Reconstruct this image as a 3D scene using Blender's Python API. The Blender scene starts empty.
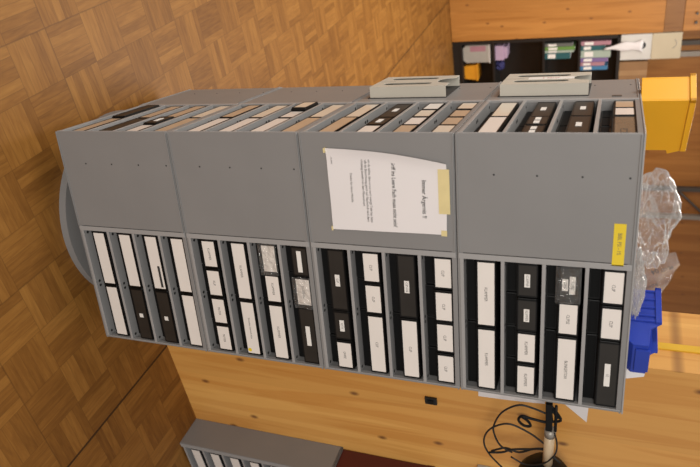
import bpy, bmesh, math, random
from mathutils import Vector, Matrix
random.seed(7)
C = bpy.context.scene.collection
PI = math.pi

# ------------------------------------------------------------------ materials
def new_mat(name):
    m = bpy.data.materials.new(name); m.use_nodes = True
    nt = m.node_tree; nt.nodes.clear()
    out = nt.nodes.new('ShaderNodeOutputMaterial')
    b = nt.nodes.new('ShaderNodeBsdfPrincipled')
    nt.links.new(b.outputs[0], out.inputs[0])
    return m, nt, b, out

def mat(name, col, rough=.5, metal=0.0, var=.06, scale=14, bump=0.0, coat=0.0, spec=.5, trans=0.0):
    m, nt, b, out = new_mat(name)
    L = nt.links
    tc = nt.nodes.new('ShaderNodeTexCoord')
    nz = nt.nodes.new('ShaderNodeTexNoise'); nz.inputs['Scale'].default_value = scale; nz.inputs['Detail'].default_value = 4
    L.new(tc.outputs['Object'], nz.inputs['Vector'])
    rp = nt.nodes.new('ShaderNodeValToRGB')
    rp.color_ramp.elements[0].position = .3; rp.color_ramp.elements[1].position = .7
    rp.color_ramp.elements[0].color = tuple(max(0, c * (1 - var)) for c in col) + (1,)
    rp.color_ramp.elements[1].color = tuple(min(1, c * (1 + var)) for c in col) + (1,)
    L.new(nz.outputs['Fac'], rp.inputs[0]); L.new(rp.outputs[0], b.inputs['Base Color'])
    b.inputs['Roughness'].default_value = rough; b.inputs['Metallic'].default_value = metal
    b.inputs['Coat Weight'].default_value = coat; b.inputs['Coat Roughness'].default_value = .08
    b.inputs['Specular IOR Level'].default_value = spec
    b.inputs['Transmission Weight'].default_value = trans
    if bump:
        bp = nt.nodes.new('ShaderNodeBump'); bp.inputs['Strength'].default_value = bump; bp.inputs['Distance'].default_value = .002
        n2 = nt.nodes.new('ShaderNodeTexNoise'); n2.inputs['Scale'].default_value = scale * 6
        L.new(tc.outputs['Object'], n2.inputs['Vector']); L.new(n2.outputs['Fac'], bp.inputs['Height']); L.new(bp.outputs[0], b.inputs['Normal'])
    return m

ANG = math.radians(11.5)
O = Vector((1.081, .398, 0)); E1 = Vector((math.cos(ANG), math.sin(ANG), 0)); E2 = Vector((-math.sin(ANG), math.cos(ANG), 0))
def W(s, t, z=0): return O + E1 * s + E2 * t + Vector((0, 0, z))

def math_node(nt, op, a, b=None, c=None):
    n = nt.nodes.new('ShaderNodeMath'); n.operation = op
    for i, v in enumerate((a, b, c)):
        if v is None: continue
        if isinstance(v, (int, float)): n.inputs[i].default_value = v
        else: nt.links.new(v, n.inputs[i])
    return n.outputs[0]

def room_coords(nt):
    g = nt.nodes.new('ShaderNodeNewGeometry')
    vr = nt.nodes.new('ShaderNodeVectorRotate'); vr.rotation_type = 'Z_AXIS'
    vr.inputs['Center'].default_value = O; vr.inputs['Angle'].default_value = -ANG
    nt.links.new(g.outputs['Position'], vr.inputs['Vector'])
    sb = nt.nodes.new('ShaderNodeVectorMath'); sb.operation = 'SUBTRACT'; sb.inputs[1].default_value = O
    nt.links.new(vr.outputs[0], sb.inputs[0])
    sp = nt.nodes.new('ShaderNodeSeparateXYZ'); nt.links.new(sb.outputs[0], sp.inputs[0])
    return sb.outputs[0], sp.outputs[0], sp.outputs[1], sp.outputs[2]

def pine(name, lo, hi, knot=(.16, .06, .02), rough=.45, board=.62, seed=0.0):
    m, nt, b, out = new_mat(name); L = nt.links
    vec, x, y, z = room_coords(nt)
    mp = nt.nodes.new('ShaderNodeMapping'); mp.inputs['Scale'].default_value = (9, 9, .55); mp.inputs['Location'].default_value = (seed, seed, seed)
    L.new(vec, mp.inputs['Vector'])
    n1 = nt.nodes.new('ShaderNodeTexNoise'); n1.inputs['Scale'].default_value = 1.6; n1.inputs['Detail'].default_value = 5; n1.inputs['Distortion'].default_value = .6
    L.new(mp.outputs[0], n1.inputs['Vector'])
    wv = math_node(nt, 'SINE', math_node(nt, 'MULTIPLY', n1.outputs['Fac'], 42.0))
    mix = math_node(nt, 'ADD', math_node(nt, 'MULTIPLY', wv, .045), n1.outputs['Fac'])
    rp = nt.nodes.new('ShaderNodeValToRGB'); rp.color_ramp.elements[0].position = .28; rp.color_ramp.elements[1].position = .74
    rp.color_ramp.elements[0].color = lo + (1,); rp.color_ramp.elements[1].color = hi + (1,)
    L.new(mix, rp.inputs[0])
    # knots
    kv = nt.nodes.new('ShaderNodeCombineXYZ')
    L.new(math_node(nt, 'ADD', math_node(nt, 'MULTIPLY', x, 4.6), seed * 2.3), kv.inputs[0]); L.new(math_node(nt, 'ADD', math_node(nt, 'MULTIPLY', z, 2.6), seed), kv.inputs[1])
    vo = nt.nodes.new('ShaderNodeTexVoronoi'); vo.voronoi_dimensions = '2D'; vo.inputs['Scale'].default_value = 1.0
    L.new(kv.outputs[0], vo.inputs['Vector'])
    kr = nt.nodes.new('ShaderNodeValToRGB'); kr.color_ramp.elements[0].position = .018; kr.color_ramp.elements[1].position = .060
    kr.color_ramp.elements[0].color = (.85, .85, .85, 1); kr.color_ramp.elements[1].color = (0, 0, 0, 1)
    L.new(vo.outputs['Distance'], kr.inputs[0])
    mx = nt.nodes.new('ShaderNodeMixRGB'); mx.inputs[2].default_value = knot + (1,)
    L.new(kr.outputs[0], mx.inputs[0]); L.new(rp.outputs[0], mx.inputs[1])
    # board to board tone
    bi = math_node(nt, 'FLOOR', math_node(nt, 'DIVIDE', x, board))
    wn = nt.nodes.new('ShaderNodeTexWhiteNoise'); wn.noise_dimensions = '1D'; L.new(bi, wn.inputs['W'])
    hs = nt.nodes.new('ShaderNodeHueSaturation'); L.new(mx.outputs[0], hs.inputs['Color'])
    L.new(math_node(nt, 'ADD', math_node(nt, 'MULTIPLY', wn.outputs['Value'], .14), .93), hs.inputs['Value'])
    L.new(hs.outputs[0], b.inputs['Base Color']); b.inputs['Roughness'].default_value = rough
    return m

def parquet():
    m, nt, b, out = new_mat('oak_mosaic_parquet'); L = nt.links
    vec, x, y, z = room_coords(nt)
    T = .156
    u = math_node(nt, 'DIVIDE', math_node(nt, 'ADD', x, .135), T)
    v = math_node(nt, 'DIVIDE', math_node(nt, 'ADD', y, -.02), T)
    iu, iv = math_node(nt, 'FLOOR', u), math_node(nt, 'FLOOR', v)
    fu, fv = math_node(nt, 'SUBTRACT', u, iu), math_node(nt, 'SUBTRACT', v, iv)
    par = math_node(nt, 'FLOORED_MODULO', math_node(nt, 'ADD', iu, iv), 2.0)      # 0: slats along y
    ipar = math_node(nt, 'SUBTRACT', 1.0, par)
    a = math_node(nt, 'ADD', math_node(nt, 'MULTIPLY', fu, ipar), math_node(nt, 'MULTIPLY', fv, par))
    along = math_node(nt, 'ADD', math_node(nt, 'MULTIPLY', y, ipar), math_node(nt, 'MULTIPLY', x, par))
    N = 5.0
    an = math_node(nt, 'MULTIPLY', a, N); ai = math_node(nt, 'FLOOR', an); af = math_node(nt, 'SUBTRACT', an, ai)
    cb = nt.nodes.new('ShaderNodeCombineXYZ'); L.new(iu, cb.inputs[0]); L.new(iv, cb.inputs[1]); L.new(ai, cb.inputs[2])
    wn = nt.nodes.new('ShaderNodeTexWhiteNoise'); wn.noise_dimensions = '3D'; L.new(cb.outputs[0], wn.inputs['Vector'])
    cb2 = nt.nodes.new('ShaderNodeCombineXYZ'); L.new(iu, cb2.inputs[0]); L.new(iv, cb2.inputs[1])
    wn2 = nt.nodes.new('ShaderNodeTexWhiteNoise'); wn2.noise_dimensions = '3D'; L.new(cb2.outputs[0], wn2.inputs['Vector'])
    # grain stretched along the slat
    gv = nt.nodes.new('ShaderNodeCombineXYZ')
    L.new(math_node(nt, 'MULTIPLY', along, 14.0), gv.inputs[0])
    L.new(math_node(nt, 'MULTIPLY', an, 3.0), gv.inputs[1])
    L.new(math_node(nt, 'MULTIPLY', wn.outputs['Value'], 60.0), gv.inputs[2])
    nz = nt.nodes.new('ShaderNodeTexNoise'); nz.inputs['Scale'].default_value = 1.0; nz.inputs['Detail'].default_value = 5; nz.inputs['Distortion'].default_value = .5
    L.new(gv.outputs[0], nz.inputs['Vector'])
    f = math_node(nt, 'ADD', math_node(nt, 'ADD', math_node(nt, 'MULTIPLY', wn.outputs['Value'], .30), .08),
        math_node(nt, 'ADD', math_node(nt, 'MULTIPLY', nz.outputs['Fac'], .62), math_node(nt, 'MULTIPLY', wn2.outputs['Value'], .08)))
    rp = nt.nodes.new('ShaderNodeValToRGB'); e = rp.color_ramp.elements
    e[0].position = .22; e[0].color = (.135, .052, .010, 1); e[1].position = .95; e[1].color = (.365, .170, .038, 1)
    k = e.new(.58); k.color = (.245, .104, .021, 1)
    L.new(f, rp.inputs[0])
    # joints
    def edge(fr, w):
        lo = math_node(nt, 'LESS_THAN', fr, w); hi = math_node(nt, 'GREATER_THAN', fr, 1 - w)
        return math_node(nt, 'MAXIMUM', lo, hi)
    sq = math_node(nt, 'MAXIMUM', edge(fu, .008), edge(fv, .008))
    sl = math_node(nt, 'MULTIPLY', edge(af, .035), .22)
    wide = math_node(nt, 'LESS_THAN', math_node(nt, 'ABSOLUTE', math_node(nt, 'ADD', x, .135)), .0045)
    wide = math_node(nt, 'MULTIPLY', wide, .9)
    def panel_edge(q):
        p4 = math_node(nt, 'FLOORED_MODULO', q, 4.0)
        return math_node(nt, 'MAXIMUM', math_node(nt, 'LESS_THAN', p4, .014), math_node(nt, 'GREATER_THAN', p4, 3.986))
    wide = math_node(nt, 'MAXIMUM', wide, math_node(nt, 'MULTIPLY', math_node(nt, 'MAXIMUM', panel_edge(u), panel_edge(v)), .35))
    j = math_node(nt, 'MAXIMUM', math_node(nt, 'MAXIMUM', math_node(nt, 'MULTIPLY', sq, .28), sl), wide)
    mx = nt.nodes.new('ShaderNodeMixRGB'); mx.inputs[2].default_value = (.035, .015, .006, 1)
    L.new(j, mx.inputs[0]); L.new(rp.outputs[0], mx.inputs[1]); L.new(mx.outputs[0], b.inputs['Base Color'])
    b.inputs['Roughness'].default_value = .5; b.inputs['Specular IOR Level'].default_value = .22
    return m

def film(name, col=(.85, .84, .82), clear=.72, rough=.12):
    """thin crinkled plastic: mostly see-through, milky where seen edge-on, sharp glints"""
    m, nt, b, out = new_mat(name); L = nt.links; nt.nodes.remove(b)
    tr = nt.nodes.new('ShaderNodeBsdfTransparent'); tr.inputs[0].default_value = (.97, .96, .95, 1)
    df = nt.nodes.new('ShaderNodeBsdfDiffuse'); df.inputs[0].default_value = col + (1,)
    tl = nt.nodes.new('ShaderNodeBsdfTranslucent'); tl.inputs[0].default_value = col + (1,)
    gl = nt.nodes.new('ShaderNodeBsdfGlossy'); gl.inputs[0].default_value = (1, 1, 1, 1); gl.inputs[1].default_value = rough
    tc = nt.nodes.new('ShaderNodeTexCoord'); nz = nt.nodes.new('ShaderNodeTexNoise'); nz.inputs['Scale'].default_value = 60; nz.inputs['Detail'].default_value = 4; nz.inputs['Distortion'].default_value = 1.2
    L.new(tc.outputs['Object'], nz.inputs['Vector'])
    bp = nt.nodes.new('ShaderNodeBump'); bp.inputs['Strength'].default_value = .9; bp.inputs['Distance'].default_value = .006
    L.new(nz.outputs['Fac'], bp.inputs['Height']); L.new(bp.outputs[0], gl.inputs['Normal'])
    m1 = nt.nodes.new('ShaderNodeMixShader'); m1.inputs[0].default_value = .5; L.new(df.outputs[0], m1.inputs[1]); L.new(tl.outputs[0], m1.inputs[2])
    lw = nt.nodes.new('ShaderNodeLayerWeight'); lw.inputs[0].default_value = .35
    k = math_node(nt, 'MULTIPLY', math_node(nt, 'SUBTRACT', 1.0, math_node(nt, 'MULTIPLY', lw.outputs['Facing'], .45)), clear)
    m2 = nt.nodes.new('ShaderNodeMixShader'); L.new(k, m2.inputs[0]); L.new(m1.outputs[0], m2.inputs[1]); L.new(tr.outputs[0], m2.inputs[2])
    fr = nt.nodes.new('ShaderNodeFresnel'); fr.inputs[0].default_value = 1.38; L.new(bp.outputs[0], fr.inputs['Normal'])
    g = math_node(nt, 'MINIMUM', math_node(nt, 'ADD', math_node(nt, 'MULTIPLY', fr.outputs[0], .9), .02), .6)
    m3 = nt.nodes.new('ShaderNodeMixShader'); L.new(g, m3.inputs[0]); L.new(m2.outputs[0], m3.inputs[1]); L.new(gl.outputs[0], m3.inputs[2])
    L.new(m3.outputs[0], out.inputs[0])
    return m

M = dict(
    grey=mat('grey_painted_steel', (.232, .226, .222), .42, 0, .03, 6, .02),
    grey2=mat('lighter_grey_steel', (.33, .322, .317), .38, 0, .03, 6),
    beige=mat('grey_beige_steel', (.52, .49, .42), .45, 0, .03, 8),
    tray_shade=mat('tray_shade_paint', (.035, .033, .030), .7),  # shade inside the document trays, put into the colour
    darkline=mat('dark_gap', (.02, .02, .02), .7),
    black=mat('black_plastic', (.005, .005, .005), .42, 0, .1, 20, spec=.3),
    lowblack=mat('matte_black_plastic', (.004, .004, .004), .65, 0, .1, 20, spec=.15),
    smoke=mat('smoky_brown_plastic', (.024, .021, .018), .42, 0, .15, 18, spec=.4),
    taupe=mat('taupe_card', (.15, .125, .095), .25, 0, .08, 18),
    label=mat('label_paper_behind_film', (.80, .745, .695), .35, 0, .02, 10, coat=.35),
    tan=mat('label_floor_reflection', (.52, .40, .29), .3, 0, .08, 16, coat=.4),  # floor reflected in white labels, put into the colour
    cream=mat('label_weak_floor_reflection', (.74, .66, .55), .3, 0, .04, 16, coat=.4),  # weaker floor reflection on white labels, put into the colour
    tag=mat('white_tag_paper', (.80, .77, .73), .5, 0, .02),
    ink=mat('grey_ink', (.10, .095, .09), .7),
    ink2=mat('black_ink', (.03, .03, .03), .6),
    paper=mat('white_paper', (.78, .74, .735), .7, 0, .015, 5),
    tape=mat('masking_tape', (.72, .60, .30), .5, 0, .04, 30),
    ysticker=mat('yellow_tape', (.78, .58, .03), .25, 0, .03, 20, coat=.3),
    yellow=mat('yellow_polypropylene', (.82, .40, .008), .38, 0, .03, 6),
    blue=mat('blue_polypropylene', (.014, .042, .36), .22, 0, .06, 10),
    red=mat('dark_red_lacquer', (.085, .012, .010), .5, 0, .08, 5),
    ystrip=mat('yellow_edge_paint', (.72, .42, .03), .4),
    parquet=parquet(),
    pine=pine('pine_panel', (.62, .270, .056), (.82, .445, .122), board=.9, seed=.3),
    pine2=pine('stained_pine_panel', (.29, .108, .020), (.43, .185, .042), board=.5, seed=2.1),
    pine3=pine('pine_cupboard_wood', (.36, .140, .026), (.56, .25, .060), board=.7, seed=4.7),
    pineshade=pine('pine_recess_shade', (.20, .085, .026), (.32, .15, .05), board=5, seed=1.1),  # pine darkened to stand for a recess shadow
    blackwood=mat('black_veneer', (.013, .011, .010), .45, 0, .1, 8),
    bagclear=film('clear_polythene', clear=.96, rough=.10),
    wrap=film('bubble_wrap', clear=.80, rough=.10),
    lightbox=mat('frosted_white_plastic', (.62, .60, .56), .4, 0, .04, 6),
    cream2=mat('frosted_beige_plastic', (.55, .47, .33), .4, 0, .04, 6),
    cardboard=mat('brown_cardboard', (.28, .15, .065), .75, 0, .06, 8),
    cardtape=mat('brown_tape', (.36, .21, .10), .4),
    steel=mat('dark_grey_metal', (.09, .08, .07), .4, .3),
    steel2=mat('light_grey_metal', (.33, .30, .26), .4, .3),
    rubber=mat('black_rubber', (.010, .010, .010), .45),
    lamp=mat('black_lamp_enamel', (.006, .006, .006), .5, spec=.2),
    socket=mat('cream_porcelain', (.62, .47, .30), .4),
    tubgrey=mat('grey_tub_plastic', (.40, .38, .34), .45, 0, .05, 9),
    orange=mat('orange_plastic', (.75, .32, .02), .45),
    pink=mat('pale_mauve_paper', (.50, .36, .50), .6),
    navy=mat('navy_cloth', (.03, .03, .13), .7),
    green=mat('green_print', (.13, .26, .06), .5),
    greyprint=mat('grey_print', (.13, .13, .12), .5),
    pinkp=mat('pink_print', (.40, .20, .24), .5),
    teal=mat('teal_print', (.02, .10, .11), .5),
    mint=mat('mint_white_print', (.36, .43, .36), .5),
    violet=mat('violet_print', (.20, .13, .30), .5),
    bluep=mat('blue_print', (.05, .18, .34), .5),
    redink=mat('red_ink', (.60, .08, .08), .6),
    plate=mat('ceiling_paint', (.78, .74, .68), .8),
)
def emis(name, col, st):
    m, nt, b, out = new_mat(name); e = nt.nodes.new('ShaderNodeEmission'); e.inputs[0].default_value = col + (1,); e.inputs[1].default_value = st
    nt.links.new(e.outputs[0], out.inputs[0]); return m

# ------------------------------------------------------------------ mesh helpers
class MB:
    def __init__(s): s.bm = bmesh.new(); s.mi = 0
    def _m(s, faces):
        for f in faces: f.material_index = s.mi
    def box(s, x0, x1, y0, y1, z0, z1, bev=0.0, mtx=None):
        vs = [s.bm.verts.new((x, y, z)) for z in (z0, z1) for x, y in ((x0, y0), (x1, y0), (x1, y1), (x0, y1))]
        q = [(3, 2, 1, 0), (4, 5, 6, 7), (0, 1, 5, 4), (1, 2, 6, 5), (2, 3, 7, 6), (3, 0, 4, 7)]
        fs = [s.bm.faces.new([vs[i] for i in t]) for t in q]; s._m(fs)
        if mtx: bmesh.ops.transform(s.bm, matrix=mtx, verts=vs)
        if bev:
            es = list({e for f in fs for e in f.edges})
            r = bmesh.ops.bevel(s.bm, geom=es, offset=bev, segments=2, affect='EDGES', profile=.5); s._m(r['faces'])
        return s
    def prism(s, pts, ax, a0, a1, bev=0.0):
        """extrude polygon pts along axis ax ('x','y','z'); pts are the other two coordinates in order"""
        def mk(p, a):
            return {'x': (a, p[0], p[1]), 'y': (p[0], a, p[1]), 'z': (p[0], p[1], a)}[ax]
        A = [s.bm.verts.new(mk(p, a0)) for p in pts]; B = [s.bm.verts.new(mk(p, a1)) for p in pts]
        n = len(pts); fs = [s.bm.faces.new(A[::-1]), s.bm.faces.new(B)]
        fs += [s.bm.faces.new((A[i], A[(i + 1) % n], B[(i + 1) % n], B[i])) for i in range(n)]
        s._m(fs); bmesh.ops.recalc_face_normals(s.bm, faces=fs)
        if bev:
            es = list({e for f in fs for e in f.edges})
            r = bmesh.ops.bevel(s.bm, geom=es, offset=bev, segments=2, affect='EDGES', profile=.5); s._m(r['faces'])
        return s
    def cyl(s, c, r, h, ax='z', n=32, r2=None):
        r2 = r if r2 is None else r2
        g = bmesh.ops.create_cone(s.bm, cap_ends=True, segments=n, radius1=r, radius2=r2, depth=h)
        rot = {'z': Matrix(), 'x': Matrix.Rotation(PI / 2, 4, 'Y'), 'y': Matrix.Rotation(-PI / 2, 4, 'X')}[ax]
        bmesh.ops.transform(s.bm, matrix=Matrix.Translation(c) @ rot, verts=g['verts'])
        s._m({f for v in g['verts'] for f in v.link_faces}); return s
    def tube(s, pts, r, n=8, smooth=3):
        P = [Vector(p) for p in pts]
        if smooth > 1 and len(P) > 2:
            Q = []
            for i in range(len(P) - 1):
                p0, p1, p2, p3 = P[max(i - 1, 0)], P[i], P[i + 1], P[min(i + 2, len(P) - 1)]
                for k in range(smooth):
                    t = k / smooth
                    Q.append(.5 * ((2 * p1) + (p2 - p0) * t + (2 * p0 - 5 * p1 + 4 * p2 - p3) * t * t + (3 * p1 - p0 - 3 * p2 + p3) * t ** 3))
            Q.append(P[-1]); P = Q
        rings = []; d0 = (P[1] - P[0]).normalized(); up = Vector((.13, .27, .95)).cross(d0).normalized()
        for i, p in enumerate(P):
            d = (P[min(i + 1, len(P) - 1)] - P[max(i - 1, 0)]).normalized()
            up = (up - d * up.dot(d)).normalized(); a = up; b_ = d.cross(up).normalized()
            rings.append([s.bm.verts.new(p + a * math.cos(k * 2 * PI / n) * r + b_ * math.sin(k * 2 * PI / n) * r) for k in range(n)])
        fs = []
        for i in range(len(rings) - 1):
            for k in range(n):
                fs.append(s.bm.faces.new((rings[i][k], rings[i][(k + 1) % n], rings[i + 1][(k + 1) % n], rings[i + 1][k])))
        fs.append(s.bm.faces.new(rings[0][::-1])); fs.append(s.bm.faces.new(rings[-1])); s._m(fs)
        for f in fs: f.smooth = True
        bmesh.ops.recalc_face_normals(s.bm, faces=fs); return s
    def lathe(s, prof, c=(0, 0, 0), n=40, mtx=None):
        rings = []
        for r, z in prof:
            rings.append([s.bm.verts.new((c[0] + r * math.cos(k * 2 * PI / n), c[1] + r * math.sin(k * 2 * PI / n), c[2] + z)) for k in range(n)])
        fs = []
        for i in range(len(rings) - 1):
            for k in range(n): fs.append(s.bm.faces.new((rings[i][k], rings[i][(k + 1) % n], rings[i + 1][(k + 1) % n], rings[i + 1][k])))
        for f in fs: f.smooth = True
        s._m(fs)
        if mtx: bmesh.ops.transform(s.bm, matrix=mtx, verts=[v for r_ in rings for v in r_])
        return s
    def plate(s, outer, holes, z0, z1):
        """flat plate in local XY with holes, thickness z0..z1"""
        from mathutils.geometry import tessellate_polygon
        tmp = bmesh.new(); loops = [[Vector((p[0], p[1], z0)) for p in lp] for lp in [outer] + holes]
        flat = [tmp.verts.new(p) for lp in loops for p in lp]
        for tri in tessellate_polygon(loops):
            try: tmp.faces.new([flat[i] for i in tri])
            except ValueError: pass
        r = bmesh.ops.extrude_face_region(tmp, geom=list(tmp.faces))
        bmesh.ops.translate(tmp, vec=(0, 0, z1 - z0), verts=[g for g in r['geom'] if isinstance(g, bmesh.types.BMVert)])
        bmesh.ops.recalc_face_normals(tmp, faces=list(tmp.faces))
        me = bpy.data.meshes.new('tmp'); tmp.to_mesh(me); tmp.free()
        n0 = len(s.bm.faces); s.bm.from_mesh(me); bpy.data.meshes.remove(me)
        s.bm.faces.ensure_lookup_table(); s._m(list(s.bm.faces)[n0:]); return s
    def xf(s, mtx): bmesh.ops.transform(s.bm, matrix=mtx, verts=list(s.bm.verts)); return s
    def mesh(s, name, *mats):
        me = bpy.data.meshes.new(name); s.bm.to_mesh(me); s.bm.free()
        for m in mats: me.materials.append(m)
        return me
    def build(s, name, *mats, parent=None, loc=None, rot=None):
        return obj(name, s.mesh(name, *mats), parent, loc, rot)

def obj(name, me, parent=None, loc=None, rot=None):
    o = bpy.data.objects.new(name, me); C.objects.link(o)
    if parent: o.parent = parent
    if loc is not None: o.location = loc
    if rot is not None: o.rotation_euler = rot
    return o
def tag(o, label, cat, group=None):
    o['label'] = label; o['category'] = cat
    n = len(label.split()); assert 4 <= n <= 16, (n, label)
    if group: o['group'] = group
    return o
def thing(name, label, cat, loc=(0, 0, 0), rotz=0, group=None):
    o = bpy.data.objects.new(name, None); C.objects.link(o); o.empty_display_size = .05
    o.location = loc; o.rotation_euler = (0, 0, rotz); return tag(o, label, cat, group)
def struct(o): o['kind'] = 'structure'; return o

_txt = {}
def text_mesh(s, size, m, sx=1.0, bold=0.0, align='CENTER'):
    """flat lettering in the local XZ plane, facing -Y, centred"""
    key = (s, size, m.name, sx, bold, align)
    if key in _txt: return _txt[key]
    cu = bpy.data.curves.new('lettering', 'FONT'); cu.body = s; cu.size = size; cu.align_x = align; cu.align_y = 'CENTER'; cu.offset = bold
    cu.resolution_u = 2
    o = bpy.data.objects.new('lettering', cu); C.objects.link(o)
    dg = bpy.context.evaluated_depsgraph_get()
    me = bpy.data.meshes.new_from_object(o.evaluated_get(dg)); me.name = 'lettering'
    bpy.data.objects.remove(o); bpy.data.curves.remove(cu)
    me.transform(Matrix.Rotation(PI / 2, 4, 'X') @ Matrix.Diagonal((sx, 1, 1, 1)))
    me.materials.clear(); me.materials.append(m)
    _txt[key] = me; return me

def crumple(name, center, size, m, seed, parent=None, sub=4, amp=.35, rotz=0.0, sharp=1.0, floor_z=None):
    from mathutils import noise
    bm = bmesh.new(); bmesh.ops.create_icosphere(bm, subdivisions=sub, radius=1)
    off = Vector((seed * 3.1, seed * 1.7, seed * .9))
    for v in bm.verts:
        n = v.co.normalized()
        d = 1 + amp * noise.noise(n * 1.6 + off) * 1.2 + amp * .8 * abs(noise.noise(n * 4.0 + off)) * sharp + amp * .35 * noise.noise(n * 9 + off)
        v.co = Vector((n.x * size[0], n.y * size[1], n.z * size[2])) * d
    me = bpy.data.meshes.new(name); 
    zmin = min(v.co.z for v in bm.verts)
    R = Matrix.Rotation(rotz, 4, 'Z')
    base = floor_z if floor_z is not None else None
    if base is not None:                                # settle on the surface: flatten the underside
        lim = -size[2] * .72
        for v in bm.verts:
            if v.co.z < lim: v.co.z = lim + (v.co.z - lim) * .02
        low = min(v.co.z for v in bm.verts)
        for v in bm.verts: v.co.z -= low
    bm.to_mesh(me); bm.free(); me.materials.append(m)
    loc = Vector(center)
    if base is not None: loc.z = base
    return obj(name, me, parent, loc, (0, 0, rotz))

# ------------------------------------------------------------------ setting
FH = 3.0
struct(MB().prism([(p.x, p.y) for p in (W(-4.5, -4.2), W(6.5, -4.2), W(6.5, 5.62), W(-4.5, 5.62))], 'z', -.1, 0).build('floor', M['parquet']))
TA = 5.08; TW = 5.42
def room_box(mb, s0, s1, t0, t1, z0, z1, bev=0.0):
    mb.box(s0, s1, t0, t1, z0, z1, bev, Matrix.Translation(O) @ Matrix.Rotation(ANG, 4, 'Z')); return mb
def rb(s0, s1, t0, t1, z0, z1, bev=0.0): return room_box(MB(), s0, s1, t0, t1, z0, z1, bev)
struct(rb(-4.5, 6.5, TW, TW + .2, 0, FH).build('wall_back', M['pine2']))
SL = -.335
struct(rb(SL, 6.0, 0, .26, 0, FH).build('wall_right', M['pine']))
struct(rb(SL - .005, SL, .082, .108, 0, FH).build('trim_1', M['ystrip']))

# lamps of the room: ceiling with fluorescent panels, built as lights below
# ------------------------------------------------------------------ the rotary cabinet
ZB, H, S, P = .088, .39, .680, .300
SH0, SHP, SHT = .018, .0938, .008
cab = thing('rotary_cabinet', 'tall four-tier grey steel rotating cabinet full of small black storage boxes', 'cabinet')
MB().cyl((S / 2, S / 2, .013), .327, .026, n=72).build('base_disc', M['grey'], parent=cab)
MB().cyl((S / 2, S / 2, .052), .11, .08, n=32).build('axle', M['darkline'], parent=cab)

def rot4(k):   # the four sides of the pinwheel
    return Matrix.Translation((S / 2, S / 2, 0)) @ Matrix.Rotation(-k * PI / 2, 4, 'Z') @ Matrix.Translation((-S / 2, -S / 2, 0))
def tier_meshes():
    t = .004
    fr = MB()
    fr.box(.0005, S - .0005, .0005, S - .0005, .001, .014, .001)                       # bottom sheet with folded edge
    fr.box(.0005, S - .0005, .0005, S - .0005, .377, .3892, .001)   # top sheet
    for k in range(4):
        w = MB(); 
        w.box(P + t, S - .006, P + .002, P + .006, .014, .377)  # rear wall of the compartment
        w.box(P, P + t, .008, S - P, .014, .377)                # inner side wall
        w.xf(rot4(k)); me = w.mesh('w'); fr.bm.from_mesh(me); bpy.data.meshes.remove(me)
    frame = fr.mesh('frame', M['grey'])
    pn = MB()
    pn.box(0, .2895, 0, .005, .003, .3875, .0008)               # blank sheet
    pn.box(0, .2895, -.0022, .003, .0030, .0062, .0006)          # folded edge at the foot
    pn.box(0, .2895, -.0030, .003, .3838, .3874, .0006)          # folded edge at the head
    pn.mi = 1
    for i in range(4): pn.cyl((.094, -.0002, .088 + i * SHP - (.0 if i else .0)), .0022, .0012, 'y', 12)
    panel = pn.mesh('side_panel', M['grey'], M['darkline'])
    stile = MB().box(.2915, .3055, -.0012, .006, .004, .3870, .001).mesh('stile', M['grey2'])
    edge = MB().box(S - .0070, S - .0052, -.0012, .012, .004, .3870, .0006).mesh('edge_strip', M['grey2'])
    sh = MB(); sh.box(.304, S - .005, .0015, P, -SHT, 0); sh.box(.304, S - .005, 0.0, .003, -SHT, .0005, .0005)
    sh.mi = 1
    for x in (.318, .484, .499, .664):
        sh.cyl((x, .015, .0003), .0042, .0008, 'z', 14)
    shelf = sh.mesh('shelf', M['grey2'], M['darkline'])
    return frame, panel, stile, edge, shelf
frame_me, panel_me, stile_me, edge_me, shelf_me = tier_meshes()
for k in range(4):
    z = ZB + k * H
    tr = obj('tier', frame_me, cab, (0, 0, z))
    for q in range(4):
        R = rot4(q); rz = -q * PI / 2; o = R @ Vector((0, 0, 0))
        a = obj('side_panel', panel_me, tr, o, (0, 0, rz)); obj('stile', stile_me, tr, o, (0, 0, rz)); obj('edge_strip', edge_me, tr, o, (0, 0, rz))
        for i in range(4):
            obj('shelf', shelf_me, tr, (o.x, o.y, SH0 + i * SHP - (0 if i else .003)), (0, 0, rz))
cap = MB(); cap.box(-.002, S + .002, -.002, S + .002, .3892, .393, .001); cap.build('top_sheet', M['grey2'], parent=cab, loc=(0, 0, ZB + 3 * H))
MB().box(-.0012, .002, .417, .420, -.0035, .0035).box(-.002, 0, .412, .426, -.012, .012, .0008).build('side_plate', M['steel'], parent=cab, loc=(0, 0, ZB + 1.505))
TOP = ZB + 3 * H + .3931

# ------------------------------------------------------------------ storage boxes
WL, WS = .183, .0915
bodies = {}
def box_body(w):
    g = .0012
    prof = [(.025, .0), (.025, .026), (.004, .027), (.0, .031), (.0, .073), (.003, .0765), (.272, .0765), (.276, .073), (.276, .0)]
    mb = MB(); mb.prism(prof, 'x', g, w - g, .0012)
    # raised rim of the label window
    for z0, z1 in ((.0300, .0325), (.0728, .0753)): mb.box(.004, w - .004, -.0016, .002, z0, z1)
    for x0, x1 in ((.004, .0068), (w - .0068, w - .004)): mb.box(x0, x1, -.0016, .002, z0 - .0428, z1)
    return mb.mesh('body', M['black'])
for w in (WL, WS): bodies[w] = box_body(w)
def card(w, m, z0=.0325, z1=.0728, mg=.007):
    key = ('card', w, m.name, z0, z1, mg)
    if key not in bodies: bodies[key] = MB().box(mg, w - mg, -.0009, .001, z0, z1, .0004).mesh('label', m)
    return bodies[key]
def grip(w):
    key = ('grip', w)
    if key not in bodies:
        bodies[key] = MB().box(.006, w - .006, .0232, .027, .004, .022, .0006).mesh('lower_front', M['lowblack'])
    return bodies[key]

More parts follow.
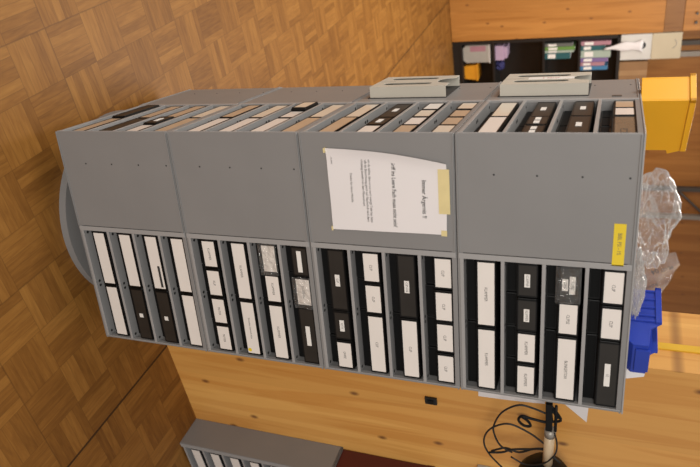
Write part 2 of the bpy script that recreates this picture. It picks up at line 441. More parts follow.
def crinkle(w, seed, m, z0=.022, z1=.078):
    from mathutils import noise
    bm = bmesh.new(); nx, nz = 22, 16; V = []
    for i in range(nx + 1):
        row = []
        for j in range(nz + 1):
            x = -.001 + (w + .002) * i / nx; z = z0 + (z1 - z0) * j / nz
            y = -.006 - .006 * noise.noise(Vector((x * 70, z * 70, seed))) - .004 * abs(noise.noise(Vector((x * 150, z * 150, seed + 4))))
            if j in (0, nz): y = .0 - .001
            row.append(bm.verts.new((x + .002 * noise.noise(Vector((z * 90, seed, 2))), min(y, -.002), z)))
        V.append(row)
    for i in range(nx):
        for j in range(nz): bm.faces.new((V[i][j], V[i + 1][j], V[i + 1][j + 1], V[i][j + 1]))
    me = bpy.data.meshes.new('plastic_wrap'); bm.to_mesh(me); bm.free(); me.materials.append(m); return me

TIERN = ['bottom tier', 'second tier up', 'third tier up', 'top tier']
SHN = ['lowest', 'second', 'third', 'top']
def place_box(side, tier, shelf, x0, w, kind, text, label, out=0.0):
    z = ZB + tier * H + SH0 + shelf * SHP + .0009 - (0 if shelf else .003)
    jit = random.uniform(0, .0025)
    if side == 'front': loc, rz = (x0, .003 + jit - out, z), 0
    else: loc, rz = (.003 + jit - out, x0, z), -PI / 2
    r = thing('storage_box', label, 'storage box', loc, rz, 'storage boxes in the %s opening' % ('front' if side == 'front' else 'left-hand'))
    obj('body', bodies[w], r); obj('lower_front', grip(w), r)
    if kind in ('white', 'tan', 'cream', 'wrapped', 'taupe', 'sticker', 'spot'):
        mm = {'tan': M['tan'], 'cream': M['cream'], 'taupe': M['taupe']}.get(kind, M['label'])
        lb = obj('label', card(w, mm), r)
        if text:
            long = len(text) > 12
            obj('lettering', text_mesh(text,   .0085 if long else .0105, M['ink'], .8), lb, (w / 2, -.0012, .052))
        if kind == 'sticker': MB().box(w * .55, w - .012, -.002, -.0009, .058, .0655).build('strip_label', M['ink2'], parent=r)
        if kind == 'spot': MB().cyl((w - .018, -.0012, .04), .006, .001, 'y', 16).build('yellow_dot', M['ysticker'], parent=r)
        if kind == 'wrapped': obj('plastic_wrap', crinkle(w, random.random() * 9, M['bagclear']), r)
        if kind == 'taupe' and side == 'left':
            f = MB()
            for a in ((w - .055, w - .02, .044, .0455), (w - .055, w - .02, .0565, .058), (w - .055, w - .0535, .044, .058), (w - .0215, w - .02, .044, .058)):
                f.box(a[0], a[1], -.0014, -.0009, a[2], a[3])
            f.build('printed_frame', M['ink2'], parent=r)
    else:
        obj('window', card(w, M['smoke'], .0310, .0738, .0045), r)
        tags = {'dark': [(.5, .034)], 'dark_long': [(.5, .062)], 'dark_two': [(.33, .024), (.72, .024)], 'dark_sheen': [(.35, .03), (.62, .045)], 'dark_dot': [(.52, .013)], 'plain': []}[kind]
        for i, (fx, tw) in enumerate(tags):
            cx = w * fx if kind != 'dark_sheen' else w * .52
            zc = .052 if kind != 'dark_sheen' else (.043 if i == 0 else .059)
            tl = MB().box(cx - tw / 2, cx + tw / 2, -.0021, -.0009, zc - .0065, zc + .0065).build('label', M['tag'], parent=r)
            tl['label'] = 'small white label'
            if text: obj('lettering', text_mesh(text, .0085, M['ink'], .75), tl, (cx, -.0024, zc))
        if kind == 'dark_sheen': obj('plastic_wrap', crinkle(w, 3.3, M['bagclear']), r)
    return r

KIND = dict(white='black box with white label', tan='black box with tan-reflection label', cream='black box with cream-reflection label', wrapped='black box in crinkled clear wrap',
            taupe='black box with taupe card', sticker='white-labelled box with black strip sticker', spot='long-labelled box with yellow dot', dark='dark box with small white tag', dark_long='dark box with long thin tag',
            dark_two='dark box with two white tags', dark_sheen='shiny film-covered box with two tags', dark_dot='dark box with tiny white tag', plain='plain dark box')
X0 = .3062
FRONT = {
 (3, 0): [('L', 'white', 'KLAMMER'), ('L', 'white', 'KLAMMER')],
 (3, 1): [('S', 'dark', 'KLAMMER'), ('S', 'dark', 'KLAMMER'), ('S', 'white', 'KLAMMER'), ('S', 'white', 'KLAMMER')],
 (3, 2): [('S', 'dark_sheen', 'CLIPSE'), ('S', 'white', 'CLIPSE'), ('L', 'white', 'BLINKERTON')],
 (3, 3): [('S', 'white', 'CLIP'), ('S', 'white', 'CLIP'), ('L', 'dark_long', 'US')],
 (2, 0): [('L', 'dark', 'CLIP'), ('S', 'dark', 'KETTE'), ('S', 'white', 'OHRE')],
 (2, 1): [('S', 'white', 'CLIP'), ('S', 'white', 'CLIP'), ('L', 'white', 'CLIP')],
 (2, 2): [('L', 'dark', 'CLIP UHR'), ('L', 'white', 'CLIP')],
 (2, 3): [('S', 'white', 'CLIP')] * 4,
 (1, 0): [('S', 'white', 'KLAMMER'), ('S', 'white', 'KLIP'), ('S', 'white', 'MUTER'), ('S', 'white', 'MUTER')],
 (1, 1): [('L', 'white', 'KLAMMER'), ('L', 'spot', 'Schrauben Gewinde klein')],
 (1, 2): [('S', 'wrapped', ''), ('S', 'white', 'KLAMMER'), ('L', 'white', 'KLAMMER')],
 (1, 3): [('S', 'dark_long', ''), ('S', 'wrapped', 'KLAMMER'), ('L', 'dark_long', '')],
 (0, 0): [('L', 'white', ''), ('L', 'white', '')],
 (0, 1): [('L', 'white', ''), ('L', 'dark_dot', '')],
 (0, 2): [('L', 'sticker', ''), ('L', 'dark_dot', '')],
 (0, 3): [('L', 'white', ''), ('L', 'white', '')],
}
LEFT = {  # listed from the front corner towards the blank panel
 (3, 0): [('L', 'white', ''), ('L', 'cream', '')],
 (3, 1): [('S', 'dark_two', ''), ('S', 'dark_two', ''), ('L', 'dark', '')],
 (3, 2): [('L', 'dark', ''), ('L', 'dark', '')],
 (3, 3): [('L', 'taupe', ''), ('S', 'white', ''), ('S', 'tan', '')],
 (2, 0): [('L', 'tan', ''), ('L', 'cream', '')],
 (2, 1): [('S', 'white', ''), ('S', 'dark', ''), ('L', 'dark', '')],
 (2, 2): [('S', 'tan', ''), ('S', 'white', ''), ('S', 'cream', ''), ('S', 'white', '')],
 (2, 3): [('S', 'cream', ''), ('S', 'tan', ''), ('S', 'tan', ''), ('S', 'cream', '')],
 (1, 0): [('L', 'white', ''), ('L', 'tan', '')],
 (1, 1): [('L', 'white', ''), ('L', 'cream', '')],
 (1, 2): [('L', 'white', ''), ('S', 'white', ''), ('S', 'cream', '')],
 (1, 3): [('L', 'tan', ''), ('L', 'cream', '')],
 (0, 0): [('L', 'tan', ''), ('L', 'plain', '')],
 (0, 1): [('L', 'plain', ''), ('L', 'tan', '')],
 (0, 2): [('S', 'white', ''), ('S', 'dark', ''), ('L', 'tan', '')],
 (0, 3): [('L', 'tan', ''), ('L', 'cream', '')],
}
ORD = {2: ['next to the grey panel', 'farthest from the panel'], 3: ['next to the grey panel', 'in the middle', 'farthest from the panel'],
       4: ['next to the grey panel', 'second from the panel', 'third from the panel', 'farthest from the panel']}
OUT = {('left', 0, 0, 1): .006, ('left', 0, 2, 1): .006, ('left', 1, 2, 2): .008}
for side, D in (('front', FRONT), ('left', LEFT)):
    for (t, sh), row in D.items():
        x = X0 if side == 'front' else .371 + .004
        x = X0 if side == 'front' else .008
        n = len(row)
        for i, (sz, kind, text) in enumerate(row):
            w = WL if sz == 'L' else WS
            pos = ORD[n][i] if side == 'front' else ORD[n][n - 1 - i]
            lab = '%s, %s, %s shelf of %s, %s side' % (KIND[kind], pos, SHN[sh], TIERN[t], 'front' if side == 'front' else 'tray')
            words = lab.split()
            if len(words) > 16: lab = lab.replace(' side', ' face').replace('next to the grey panel', 'beside panel').replace('farthest from the panel', 'outermost').replace('in the middle', 'middle').replace('second from the panel', 'second from panel').replace('third from the panel', 'third from panel')
            if len(lab.split()) > 16: lab = lab.replace(' up,', ',').replace(' with ', ', ')
            if len(lab.split()) > 16: lab = lab.replace(' shelf of ', ' shelf, ')
            out = OUT.get((side, t, sh, i), 0.0)
            place_box(side, t, sh, x if side == 'front' else x + w, w, kind, text, lab, out)
            x += w

# ------------------------------------------------------------------ notice, yellow label
from mathutils import noise
def sheet(name, corner_fn, m, nx=14, nz=18, parent=None, thick=.0004):
    bm = bmesh.new(); V = [[bm.verts.new(corner_fn(i / nx, j / nz)) for j in range(nz + 1)] for i in range(nx + 1)]
    for i in range(nx):
        for j in range(nz):
            f = bm.faces.new((V[i][j], V[i + 1][j], V[i + 1][j + 1], V[i][j + 1])); f.smooth = True
    me = bpy.data.meshes.new(name); bm.to_mesh(me); bm.free(); me.materials.append(m)
    return obj(name, me, parent)
def notice_pt(u, v):
    left = .036 + .034 * v ** 2.2; right = .248 - .003 * v
    x = left + (right - left) * u
    z = .942 + .298 * v - .004 * u * v
    y = -.0042 - .012 * max(0, 1 - u * 6) ** 2 * (.4 + v * (1 - v) * 2.2) - .0012 * math.sin(u * 5 + v * 6) ** 2
    return (x, y, z)
nt_ = thing('notice', 'white printed paper notice taped on the grey front panel of the cabinet', 'notice', (0, 0, 0))
sheet('paper', notice_pt, M['paper'], parent=nt_)
def line(s, size, x, z, m=M['ink2'], bold=0.0, sx=1.0):
    o = obj('lettering', text_mesh(s, size, m, sx, bold, 'LEFT'), nt_, (x, -.0060, z), (0, math.radians(1), 0)); return o
line('Immer Ärgernis !!', .0150, .110, 1.185, bold=.00015, sx=.88)
line('Griff ins Leere Fach muss nicht sein!', .0142, .066, 1.112, bold=.00015, sx=.80)
line('Wenn du siehst, dass es nur noch wenige Teile hat, bitte', .0088, .054, 1.052, sx=.84)
line('schreib die Bezeichnung gleich auf, Nachschub wird dann', .0088, .052, 1.043, sx=.84)
line('rechtzeitig bestellt von dem Materialwart', .0088, .058, 1.034, sx=.84)
line('Danke für deine Mithilfe', .0085, .098, 1.003, M['ink'], sx=.9)
line('12.10.2008', .0055, .052, .955, M['ink'])
tp = MB().box(.083, .192, -.0066, -.0059, 1.219, 1.246)
tp.build('tape', M['tape'], parent=nt_)
MB().box(.036, .047, -.0120, -.0008, .938, .9415).build('tape', M['tape'], parent=nt_)
MB().box(.234, .2485, -.0064, -.0058, 1.223, 1.237).build('tape', M['tape'], parent=nt_)
MB().box(.240, .251, -.0062, -.0008, .938, .942).build('tape', M['tape'], parent=nt_)

ys = thing('tape_label', 'yellow printed tape label stuck at the top of the front panel', 'label', (.196, 0, 1.603))
MB().box(0, .0995, -.0012, -.0001, 0, .0245).build('strip', M['ysticker'], parent=ys)
obj('lettering', text_mesh('BIBL PSI - 1%', .012, M['ink'], .80), ys, (.047, -.0014, .0125))

# ------------------------------------------------------------------ document trays on the side panel
def slot(cx, cz, w, h, n=8):
    r = w / 2; pts = []
    for k in range(n + 1): a = PI * k / n; pts.append((cx + r * math.cos(a), cz + h / 2 - r + r * math.sin(a)))
    for k in range(n + 1): a = PI + PI * k / n; pts.append((cx + r * math.cos(a), cz - h / 2 + r + r * math.sin(a)))
    return pts
def tray(z, y0, y1, hgt, label, stick):
    w = y1 - y0
    r = thing('document_tray', label, 'document tray', (0, y1, z), -PI / 2, 'document trays on the side panel')
    # local: x across (0..w), y into the panel (front at -d), z up
    d = .034; c = w / 2; t = .0016
    n = 12; cut = []
    for k in range(n + 1): a = PI + PI * k / n; cut.append((c + .030 * math.cos(a), hgt - .028 + .018 * math.sin(a) if 0 < k < n else hgt))
    cut = [(c - .046, hgt), (c - .040, hgt - .014)] + [(c + .038 * math.cos(PI + PI * k / n), hgt - .018 - .026 * math.sin(PI * k / n)) for k in range(1, n)] + [(c + .040, hgt - .014), (c + .046, hgt)]
    outer = [(0, 0), (c - .0035, 0), (c - .0035, .055), (c + .0035, .055), (c + .0035, 0), (w, 0), (w, hgt)] + cut[::-1] + [(0, hgt)]
    holes = [slot(w * .25, hgt * .45, .033, hgt * .64)[::-1], slot(w * .74, hgt * .45, .033, hgt * .64)[::-1]]
    mb = MB(); mb.plate(outer, holes, 0, t)
    mb.xf(Matrix.Translation((0, -d + t, 0)) @ Matrix.Rotation(PI / 2, 4, 'X'))
    mb.build('front_plate', M['beige'], parent=r)
    for x in (0, w - t): MB().box(x, x + t, -d + t, -.0005, 0, hgt).build('side_wall', M['beige'], parent=r)
    MB().box(t, w - t, -d + t, -.0005, 0, t).build('bottom_plate', M['beige'], parent=r)
    MB().box(-.004, w + .006, -.002, -.0004, -.006, hgt + .002, .0005).build('shade_back_plate', M['tray_shade'], parent=r)  # painted near-black so the slots show a shaded interior
    if stick:
        s_ = MB().box(c - .017, c + .017, -d - .0006, -d, .055 + .012, hgt * .82).build('label', M['tag'], parent=r)
        obj('lettering', text_mesh('FUSS 3', .018, M['redink'], .9), s_, (c, -d - .0008, hgt * .55), (0, PI / 2, 0))
    return r
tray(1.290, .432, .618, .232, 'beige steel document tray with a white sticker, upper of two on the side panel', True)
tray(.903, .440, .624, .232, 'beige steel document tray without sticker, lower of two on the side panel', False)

# ------------------------------------------------------------------ stacking bins on top
def bin_parts(root, L, w, h, m, hf=.5, ribs=4, wt=.004, front_cut=.62, label_plate=True):
    # local: length along +x (front at x=L), width along y 0..w
    fc = L * front_cut; fh = h * hf
    prof = [(0, 0), (L * .93, 0), (L, fh * .25), (L, fh), (fc + .02, fh + .004), (fc, h), (0, h)]
    def side(y): MB().prism(prof, 'y', y, y + wt, .0008).build('side_wall', m, parent=root)
    side(0); side(w - wt)
    MB().box(0, wt, wt, w - wt, 0, h, .0008).build('back_wall', m, parent=root)
    MB().box(wt, L * .93, wt, w - wt, 0, wt).build('bottom', m, parent=root)
    MB().prism([(L * .93, 0), (L, fh * .25), (L, fh), (L - wt, fh), (L - wt, fh * .3), (L * .92, wt)], 'y', wt, w - wt).build('front_wall', m, parent=root)
    rim = MB()
    for y0, y1 in ((-.006, wt), (w - wt, w + .006)): rim.box(-.006, fc + .001, y0, y1, h - .013, h + .001, .001)
    rim.box(-.006, wt, -.006, w + .006, h - .013, h + .001, .001); rim.build('rim', m, parent=root)
    if ribs:
        for x in [fc * (i + .15) / ribs for i in range(ribs)] + [fc - .006]:
            for y0, y1 in ((-.0055, 0), (w, w + .0055)): MB().box(x, x + .005, y0, y1, .004, h - .0135, .001).build('rib', m, parent=root)
    if label_plate:
        MB().box(L, L + .006, w * .12, w * .88, fh * .38, fh + .004, .0015).build('label_holder', m, parent=root)
yb = thing('storage_bin', 'large yellow plastic bin on top of the cabinet at the rear left', 'storage bin', (.012, .408, TOP), math.radians(38))
bin_parts(yb, .205, .080, .125, M['yellow'], hf=.62, ribs=0, wt=.004, front_cut=.98, label_plate=False)
bb = thing('storage_bin', 'small blue open-front plastic bin on top of the cabinet beside bubble wrap', 'storage bin', (.447, .203, TOP), math.radians(-72))
bin_parts(bb, .185, .100, .072, M['blue'], hf=.62, ribs=4, front_cut=.60)

# ------------------------------------------------------------------ bags on top
b1 = crumple('plastic_bag', (.248, .165, 0), (.104, .050, .046), M['bagclear'], 2.0, sub=4, amp=.34, floor_z=TOP, rotz=.1)
tag(b1, 'crumpled clear plastic bag on the cabinet top between yellow and blue bins', 'plastic bag')
b2 = crumple('bubble_wrap', (.360, .060, 0), (.072, .040, .013), M['wrap'], 5.0, sub=5, amp=.45, floor_z=TOP, rotz=.05)
tag(b2, 'silvery crinkled bubble wrap at the front edge of the cabinet top', 'bubble wrap')
def pb(u, v):
    x = .365 + .135 * u + .01 * v; z = TOP + .006 + (.112 - .05 * abs(u - .25)) * v
    y = .262 + .02 * u + .012 * noise.noise(Vector((u * 4, v * 4, 1.3))) + .02 * v + .006 * noise.noise(Vector((u * 11, v * 11, 5)))
    return (x, y, z)
pbag = thing('printed_bag', 'clear plastic bag with dark print standing behind the blue bin', 'plastic bag', (0, 0, 0))
sheet('front_film', pb, M['bagclear'], 16, 16, parent=pbag)
def pb2(u, v):
    p = pb(u, v); return (p[0], p[1] + .004 + .022 * math.sin(PI * u) * (1 - v * .9), p[2])
sheet('back_film', pb2, M['bagclear'], 16, 16, parent=pbag)
for s_, dx, dz, sz in (('PE-LD', .02, .085, .013), ('04', .03, .058, .020), ('Achtung', .075, .050, .014), ('Folie', .05, .030, .013)):
    obj('lettering', text_mesh(s_, sz, M['ink'], .9), pbag, (.365 + dx + .02,   .250, TOP + dz), (0, math.radians(60), 0))
def ct(u, v): return (.588 + .060 * u, .085 + .015 * u + .02 * v, TOP + .001 + .052 * v - .006 * u * v)
cpap = sheet('paper_slip', ct, M['paper'], 4, 6); tag(cpap, 'white paper slip standing on the cabinet top right of the blue bin', 'paper')
def ct2(u, v): return (.640 + .02 * u, .06 + .03 * u, TOP + .001 + (.055 - .03 * u) * v)
cp2 = sheet('film_scrap', ct2, M['bagclear'], 6, 6); tag(cp2, 'scrap of clear film at the right edge of the cabinet top', 'plastic film')

# ------------------------------------------------------------------ things on the right wall
def wp(s, t, z): p = W(s, t, z); return (p.x, p.y, p.z)
def wallthing(name, label, cat, s, t, z, group=None): return thing(name, label, cat, W(s, t, z), ANG, group)
sk = wallthing('wall_switch', 'small black switch plate on the pine wall beside the cabinet edge', 'switch', -.078, 0, 1.047)
MB().box(0, .030, -.010, 0, 0, .042, .002).build('plate', M['rubber'], parent=sk)
MB().box(.007, .023, -.014, -.009, .010, .032, .001).build('rocker', M['black'], parent=sk)
ws = wallthing('wall_socket', 'light grey socket box low on the wall left of the black lamp', 'socket', .232, 0, 1.212)
MB().box(0, .075, -.03, 0, 0, .070, .003).build('housing', M['tubgrey'], parent=ws)
MB().cyl((.0375, -.0305, .035), .02, .003, 'y', 20).build('socket_face', M['lightbox'], parent=ws)
def wallsheet(name, quad, t, label):
    def fn(u, v):
        a = [quad[0][i] + (quad[1][i] - quad[0][i]) * u for i in (0, 1)]; b = [quad[3][i] + (quad[2][i] - quad[3][i]) * u for i in (0, 1)]
        p = W(a[0] + (b[0] - a[0]) * v, t - .002 * math.sin(PI * v), a[1] + (b[1] - a[1]) * v); return (p.x, p.y, p.z)
    tag(sheet(name, fn, M['paper'], 4, 6), label, 'paper')
wallsheet('paper_sheet', ((-.33, 1.24), (-.119, 1.232), (-.129, 1.442), (-.34, 1.45)), -.003, 'white paper sheet on the pine wall showing a thin edge behind the cabinet')
wallsheet('paper_sheet', ((-.245, 1.40), (-.078, 1.568), (-.240, 1.575), (-.32, 1.50)), -.006, 'white paper sheet on the pine wall with only one corner showing behind the cabinet')

# clamp lamp with its cable
lm = wallthing('wall_lamp', 'black lamp with cream socket and bracket fixed to the pine wall', 'lamp', 0, 0, 0)
sh_ = MB(); sh_.lathe([(.016, 0), (.034, .008), (.064, .030), (.083, .062), (.086, .075), (.084, .075), (.080, .062), (.060, .033), (.030, .012), (.012, .006)], n=44,
          mtx=Matrix.Translation((.006, -.12, 1.462)) @ Matrix.Rotation(PI / 2 + .10, 4, 'Y'))
sh_.build('lamp_shade', M['lamp'], parent=lm)
MB().tube([(.010, -.12, 1.462), (-.125, -.12, 1.468)], .0155, 18, 1).build('lamp_socket', M['socket'], parent=lm)
MB().tube([(-.125, -.12, 1.468), (-.150, -.12, 1.470)], .0170, 18, 1).build('socket_collar', M['steel2'], parent=lm)
MB().box(-.262, -.140, -.128, -.112, 1.456, 1.475, .002).tube([(-.255, -.120, 1.485), (-.150, -.122, 1.484)], .0045, 8, 1).build('arm', M['lamp'], parent=lm)
MB().tube([(-.262, -.12, 1.464), (-.268, -.06, 1.462), (-.262, -.004, 1.460)], .008, 10).box(-.285, -.245, -.006, 0, 1.43, 1.49, .002).build('wall_bracket', M['lamp'], parent=lm)
MB().tube([(-.205, -.12, 1.492), (-.235, -.12, 1.470), (-.183, -.12, 1.470), (-.184, -.12, 1.420), (-.190, -.12, 1.388), (-.170, -.12, 1.377), (-.150, -.12, 1.392), (-.152, -.12, 1.412), (-.172, -.12, 1.405), (-.186, -.12, 1.388)], .0042, 8, 4)\
    .tube([(-.256, -.118, 1.468), (-.205, -.12, 1.498), (-.190, -.12, 1.488), (-.186, -.12, 1.470)], .0042, 8, 3).build('hook', M['lamp'], parent=lm)
cb_ = MB()
cb_.tube([(-.20, -.11, 1.470), (-.211, -.10, 1.409), (-.211, -.10, 1.371), (-.170, -.10, 1.325), (-.109, -.10, 1.299), (-.067, -.10, 1.297), (-.014, -.10, 1.315), (.010, -.10, 1.352)], .0030, 8, 5)
cb_.tube([(-.06, -.105, 1.455), (-.095, -.10, 1.408), (-.122, -.10, 1.348), (-.101, -.10, 1.302), (-.061, -.10, 1.272), (-.01, -.10, 1.263), (.044, -.10, 1.281), (.110, -.10, 1.330)], .0030, 8, 5)
cb_.tube([(.030, -.10, 1.278), (.018, -.10, 1.320), (-.004, -.10, 1.352), (-.020, -.10, 1.405), (-.035, -.105, 1.450), (.0, -.115, 1.50)], .0036, 8, 4)
cb_.tube([(.028, -.095, 1.284), (.006, -.09, 1.330), (.010, -.095, 1.372), (-.026, -.10, 1.420), (-.042, -.105, 1.455)], .0034, 8, 4)
cb_.tube([(-.150, -.13, 1.482), (-.115, -.135, 1.490), (-.070, -.135, 1.488), (-.030, -.135, 1.470), (.0, -.135, 1.440), (.018, -.13, 1.395), (.006, -.12, 1.35)], .0026, 8, 4)
tag(cb_.build('cable', M['rubber'], loc=O, rot=(0, 0, ANG)), 'black cable hanging in loops from the wall lamp', 'cable')

# grey shelf unit against the right wall, with a red box on it
UX0, UX1, UD, UH = .2845, .96, .1335, .682
un = wallthing('shelf_unit', 'low grey steel shelf unit against the pine wall right of the cabinet', 'shelf unit', UX0, 0, 0)
uw = UX1 - UX0
for x in (0, uw - .004): MB().box(x, x + .004, -UD, -.001, 0, UH, .001).build('side_panel', M['grey'], parent=un)
MB().box(.004, uw - .004, -.006, -.001, 0, UH).build('back_panel', M['grey'], parent=un)
MB().box(.0, uw, -UD, -.001, UH - .010, UH, .001).build('top_panel', M['grey'], parent=un)
for x in (.004, uw - .022): MB().box(x, x + .018, -UD - .001, -UD + .012, 0.0, UH - .01, .001).build('stile', M['grey2'], parent=un)
ush = MB().box(.006, uw - .006, -UD + .0005, -.006, -.008, 0).mesh('shelf', M['grey2'])
UB = {}
def ubody(w):
    mb = MB(); mb.prism([(.030, 0), (.030, .020), (.002, .024), (0, .027), (0, .068), (.003, .071), (.115, .071), (.115, 0)], 'x', .001, w - .001, .001); return mb.mesh('body', M['black'])
UBm = ubody(.150); UL = MB().box(.007, .143, -.0012, .001, .028, .066).mesh('label', M['label'])
for i in range(7):
    z = .016 + i * .0925
    obj('shelf', ush, un, (0, 0, z))
    for j in range(2):
        p = W(UX0 + .028 + j * .155, -UD + .004, z + .0004)
        r = thing('storage_box', 'black box with white label, %s row, %s column of the low grey unit' % (['lowest', 'second', 'third', 'fourth', 'fifth', 'sixth', 'topmost'][i], ['left', 'second'][j]), 'storage box', p, ANG, 'storage boxes in the low grey unit')
        obj('body', UBm, r); obj('label', UL, r)
rx = wallthing('red_box', 'dark red box standing on the low grey shelf unit', 'box', UX0 + .010, -.002, UH)
MB().box(0, .50, -.118, 0, 0, .36, .004).build('body', M['red'], parent=rx)
MB().box(-.002, .502, -.121, .001, .34, .372, .003).build('lid', M['red'], parent=rx)

# ------------------------------------------------------------------ far wall: cupboard, bookcase, boxes
cu = wallthing('cupboard', 'tall pine cupboard on the far wall left of the black bookcase', 'cupboard', -1.70, TA, 0)
cw = 1.985
MB().box(0, cw, .02, TW - TA - .001, 0, 2.9).build('carcass', M['pine3'], parent=cu)
for i in range(3):
    x = cw - (i + 1) * .66
    d1 = MB().box(x + .003, x + .658 if i else cw, 0, .02, .004, 1.975, .002).build('door', M['pine3'], parent=cu)
    d2 = MB().box(x + .003, x + .658 if i else cw, 0, .02, 2.135, 2.896, .002).build('door', M['pine3'], parent=cu)
    MB().cyl((x + .58, -.013, 2.235), .012, .026, 'y', 16).build('knob', M['steel'], parent=d2)
    MB().cyl((x + .50, -.013, 2.235), .010, .026, 'y', 16).build('lock', M['steel'], parent=d2)
MB().box(.003, cw, .006, .02, 1.978, 2.132).build('shadow_strip', M['pineshade'], parent=cu)  # shadow in the recess between lower and upper doors, painted as dark wood

BX0, BX1, BZ = .292, 1.12, 1.618
bk = wallthing('bookcase', 'black open bookcase standing on the floor against the far wall', 'bookcase', BX0, TA, 0)
bw = BX1 - BX0; bd = TW - TA - .002
for x in (0, bw - .028): MB().box(x, x + .028, 0, bd, 0, BZ, .001).build('side_panel', M['blackwood'], parent=bk)
MB().box(.028, bw - .028, bd - .01, bd, 0, BZ).build('back_panel', M['blackwood'], parent=bk)
MB().box(0, bw, 0, bd, BZ - .028, BZ, .001).build('top_panel', M['blackwood'], parent=bk)
MB().box(.028, bw - .028, .01, .03, 0, .09).build('plinth', M['blackwood'], parent=bk)
SZ = [.100, .430, .925, 1.262]
for z in SZ: MB().box(.028, bw - .028, .004, bd - .01, z - .022, z, .001).build('shelf', M['blackwood'], parent=bk)
tb = wallthing('tub', 'grey rounded plastic tub on the lowest shelf of the black bookcase', 'tub', .338, TA + .03, .1005)
MB().prism([(0, .03), (.03, 0), (.155, 0), (.185, .03), (.185, .27), (0, .27)], 'y', 0, .24, .008).build('body', M['tubgrey'], parent=tb)
MB().box(.008, .065, -.002, .002, .08, .24, .001).build('label', M['pinkp'], parent=tb)
MB().box(-.004, .189, -.004, .244, .262, .285, .004).build('lid', M['lightbox'], parent=tb)
ob = wallthing('orange_basket', 'orange plastic basket on the lowest bookcase shelf beside the tub', 'basket', .555, TA + .06, .1005)
MB().prism([(.012, 0), (.148, 0), (.165, .13), (0, .13)], 'y', 0, .2, .004).build('body', M['orange'], parent=ob)
MB().box(-.006, .171, -.006, .206, .122, .140, .003).build('rim', M['orange'], parent=ob)
pk = wallthing('paper_stack', 'pale mauve paper packet on the second bookcase shelf', 'packet', .362, TA + .05, .4305)
MB().box(0, .15, 0, .2, 0, .085, .004).box(.015, .135, .01, .19, .085, .118, .006).build('body', M['pink'], parent=pk)
nb = crumple('cloth', W(.585, TA + .13, 0), (.05, .06, .045), M['navy'], 3.0, sub=3, amp=.3, floor_z=.4305)
tag(nb, 'navy blue folded cloth on the second bookcase shelf', 'cloth')
def books(z, s, specs, grp):
    for (w, h, dep, m, lab) in specs:
        r = wallthing('book', lab, 'book', s, TA + .015, z + .0005, grp)
        MB().box(0, w, 0, dep, 0, h, .0015).build('cover', m, parent=r)
        MB().box(.003, w - .003, .004, dep + .001, .003, h + .0008).build('pages', M['paper'], parent=r)
        MB().box(w * .15, w * .85, -.0012, 0, h * .12, h * .42).build('spine_label', M['tag'], parent=r)
        s += w + .003
books(SZ[2], .352, [(.030, .26, .2, M['greyprint'], 'grey magazine standing leftmost on the third bookcase shelf'),
                   (.034, .28, .2, M['green'], 'green magazine standing second on the third bookcase shelf'),
                   (.022, .27, .2, M['mint'], 'thin pale green magazine standing third on the third bookcase shelf'),
                   (.060, .24, .2, M['teal'], 'dark teal binder rightmost on the third bookcase shelf')], 'magazines on the third bookcase shelf')
books(SZ[3], .345, [(.040, .27, .2, M['pinkp'], 'pink magazine standing leftmost on the top bookcase shelf'),
                   (.045, .22, .2, M['teal'], 'dark teal book second from left on the top bookcase shelf'),
                   (.070, .27, .2, M['mint'], 'wide mint white folder in the middle of the top bookcase shelf'),
                   (.040, .25, .2, M['violet'], 'violet book right of the mint folder on the top bookcase shelf'),
                   (.035, .22, .2, M['pinkp'], 'pale pink book beside the violet one on the top bookcase shelf'),
                   (.040, .25, .2, M['bluep'], 'blue book rightmost on the top bookcase shelf')], 'books on the top bookcase shelf')
wb = wallthing('dispenser_box', 'white plastic dispenser box with a round hole on the black bookcase', 'box', .293, TA, BZ + .0005)
MB().box(0, .245, 0, .25, 0, .268, .006).build('body', M['lightbox'], parent=wb)
MB().cyl((.105, -.001, .186), .034, .004, 'y', 28).build('opening', M['darkline'], parent=wb)
cl = [(0, .0), (.055, .02), (.06, -.02), (.03, -.2), (.012, -.34)]
fl = MB()
ring = []
for i in range(15):
    u = i / 14; wdt = (.052 * (1 - u) + .008) * (1 - .25 * math.sin(u * 9)); cz = .19 - .33 * u; cx = .105 - .02 * u + .035 * u * u
    ring.append([fl.bm.verts.new((cx + wdt * math.cos(a), -.022 + .020 * (1 - u * .5) * math.sin(a) + .004 * math.sin(5 * a + u * 7), cz + .006 * math.cos(3 * a))) for a in [k * 2 * PI / 14 for k in range(14)]])
for i in range(14):
    for k in range(14):
        f = fl.bm.faces.new((ring[i][k], ring[i][(k + 1) % 14], ring[i + 1][(k + 1) % 14], ring[i + 1][k])); f.smooth = True
fl.bm.faces.new(ring[-1]); fl.bm.faces.new(ring[0][::-1])
bmesh.ops.recalc_face_normals(fl.bm, faces=list(fl.bm.faces))
fl.build('paper_strand', M['paper'], parent=wb)
bx2 = wallthing('beige_box', 'frosted beige plastic box stacked on the white dispenser box', 'box', .293, TA, BZ + .0012 + .268)
MB().box(0, .245, 0, .25, 0, .252, .006).build('body', M['cream2'], parent=bx2)
arc = MB(); arc.tube([(.10 + .045 * math.cos(a), -.0015, .165 + .045 * math.sin(a)) for a in [math.radians(15 + 12 * k) for k in range(12)]], .003, 6, 1); arc.build('moulded_arc', M['tubgrey'], parent=bx2)
cdb = wallthing('cardboard_box', 'brown cardboard box on the black bookcase beside the white boxes', 'box', .562, TA + .02, BZ + .0005)
MB().box(0, .22, 0, .24, 0, .25, .003).build('body', M['cardboard'], parent=cdb)
MB().box(.085, .135, -.0012, .0, 0, .25).box(.085, .135, -.001, .24, .2495, .2506).build('tape', M['cardtape'], parent=cdb)
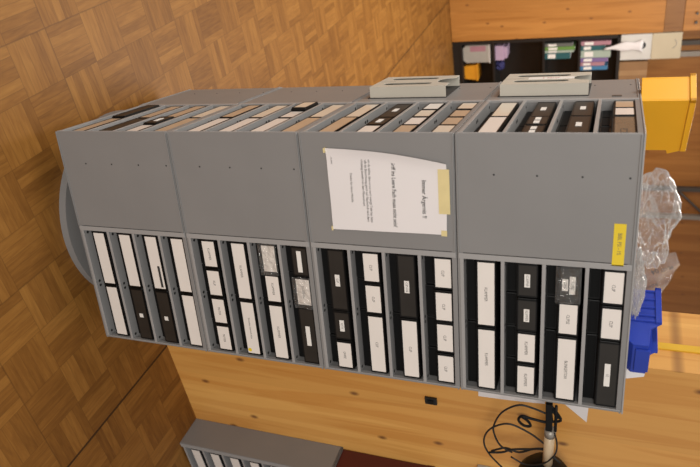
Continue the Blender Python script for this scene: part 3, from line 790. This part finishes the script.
for i, (s0, s1, lab) in enumerate(((.49, .60, 'metal shelf support on the far wall above the beige box'), (2.10, 2.45, 'wide metal shelf support on the far wall behind the plastic bag'))):
    z0 = (2.0, 1.75)[i]
    r = wallthing('shelf_support', lab, 'shelf support', 0, 0, 0, 'metal shelf supports on the far wall')
    MB().box(s0 - .022, s0 + .022, TW - .05, TW - .0005, z0, 2.95, .002).build('post', M['steel'], parent=r)
    MB().box(s1 - .024, s1 + .024, TW - .05, TW - .0005, z0, 2.95, .002).build('post', M['steel2'], parent=r)
    MB().tube([(s0, TW - .03, 2.28), (s1, TW - .03, 2.62)], .012, 8, 1).build('brace', M['steel'], parent=r)

# ------------------------------------------------------------------ light
def area(name, loc, size, power, col, rot=(0, 0, 0), sy=None):
    l = bpy.data.lights.new(name, 'AREA'); l.energy = power; l.color = col; l.size = size
    if sy: l.shape = 'RECTANGLE'; l.size_y = sy
    o = bpy.data.objects.new(name, l); C.objects.link(o); o.location = loc; o.rotation_euler = rot; return o
area('added_front_light', (-1.0, -3.9, 2.3), 2.2, 116, (1, .965, .91), (math.radians(66), 0, math.radians(-8)), 1.2)  # unseen area light added behind the camera to brighten the cabinet front
area('ceiling_lamp', (.4, 3.2, 2.95), 2.2, 112, (1, .945, .87), (0, 0, ANG), 1.2)
area('ceiling_lamp', (-2.6, .6, 2.8), 2.0, 70, (1, .945, .87), (0, math.radians(-38), ANG), 1.2)
w = bpy.data.worlds.new('room_light'); bpy.context.scene.world = w; w.use_nodes = True
bg = w.node_tree.nodes['Background']; bg.inputs[0].default_value = (1, .96, .92, 1); bg.inputs[1].default_value = .40

# ------------------------------------------------------------------ camera
cam = bpy.data.cameras.new('camera'); co = bpy.data.objects.new('camera', cam); C.objects.link(co)
X = Vector((.0819, .3602, .9293)); Z = Vector((-.3630, -.8578, .3643)); X.normalize(); Z.normalize()
Y = Z.cross(X).normalized(); Z = X.cross(Y).normalized()
co.matrix_world = Matrix(((X.x, Y.x, Z.x, -.3378), (X.y, Y.y, Z.y, -1.4114), (X.z, Y.z, Z.z, 1.5844), (0, 0, 0, 1)))
cam.sensor_width = 36; cam.lens = 33.38; cam.clip_start = .02
cam.dof.use_dof = True; cam.dof.focus_distance = 1.85; cam.dof.aperture_fstop = 4.0
sc = bpy.context.scene; sc.camera = co
vs = sc.view_settings; vs.view_transform = 'Standard'; vs.look = 'None'; vs.exposure = 0; vs.gamma = 1; vs.use_curve_mapping = False
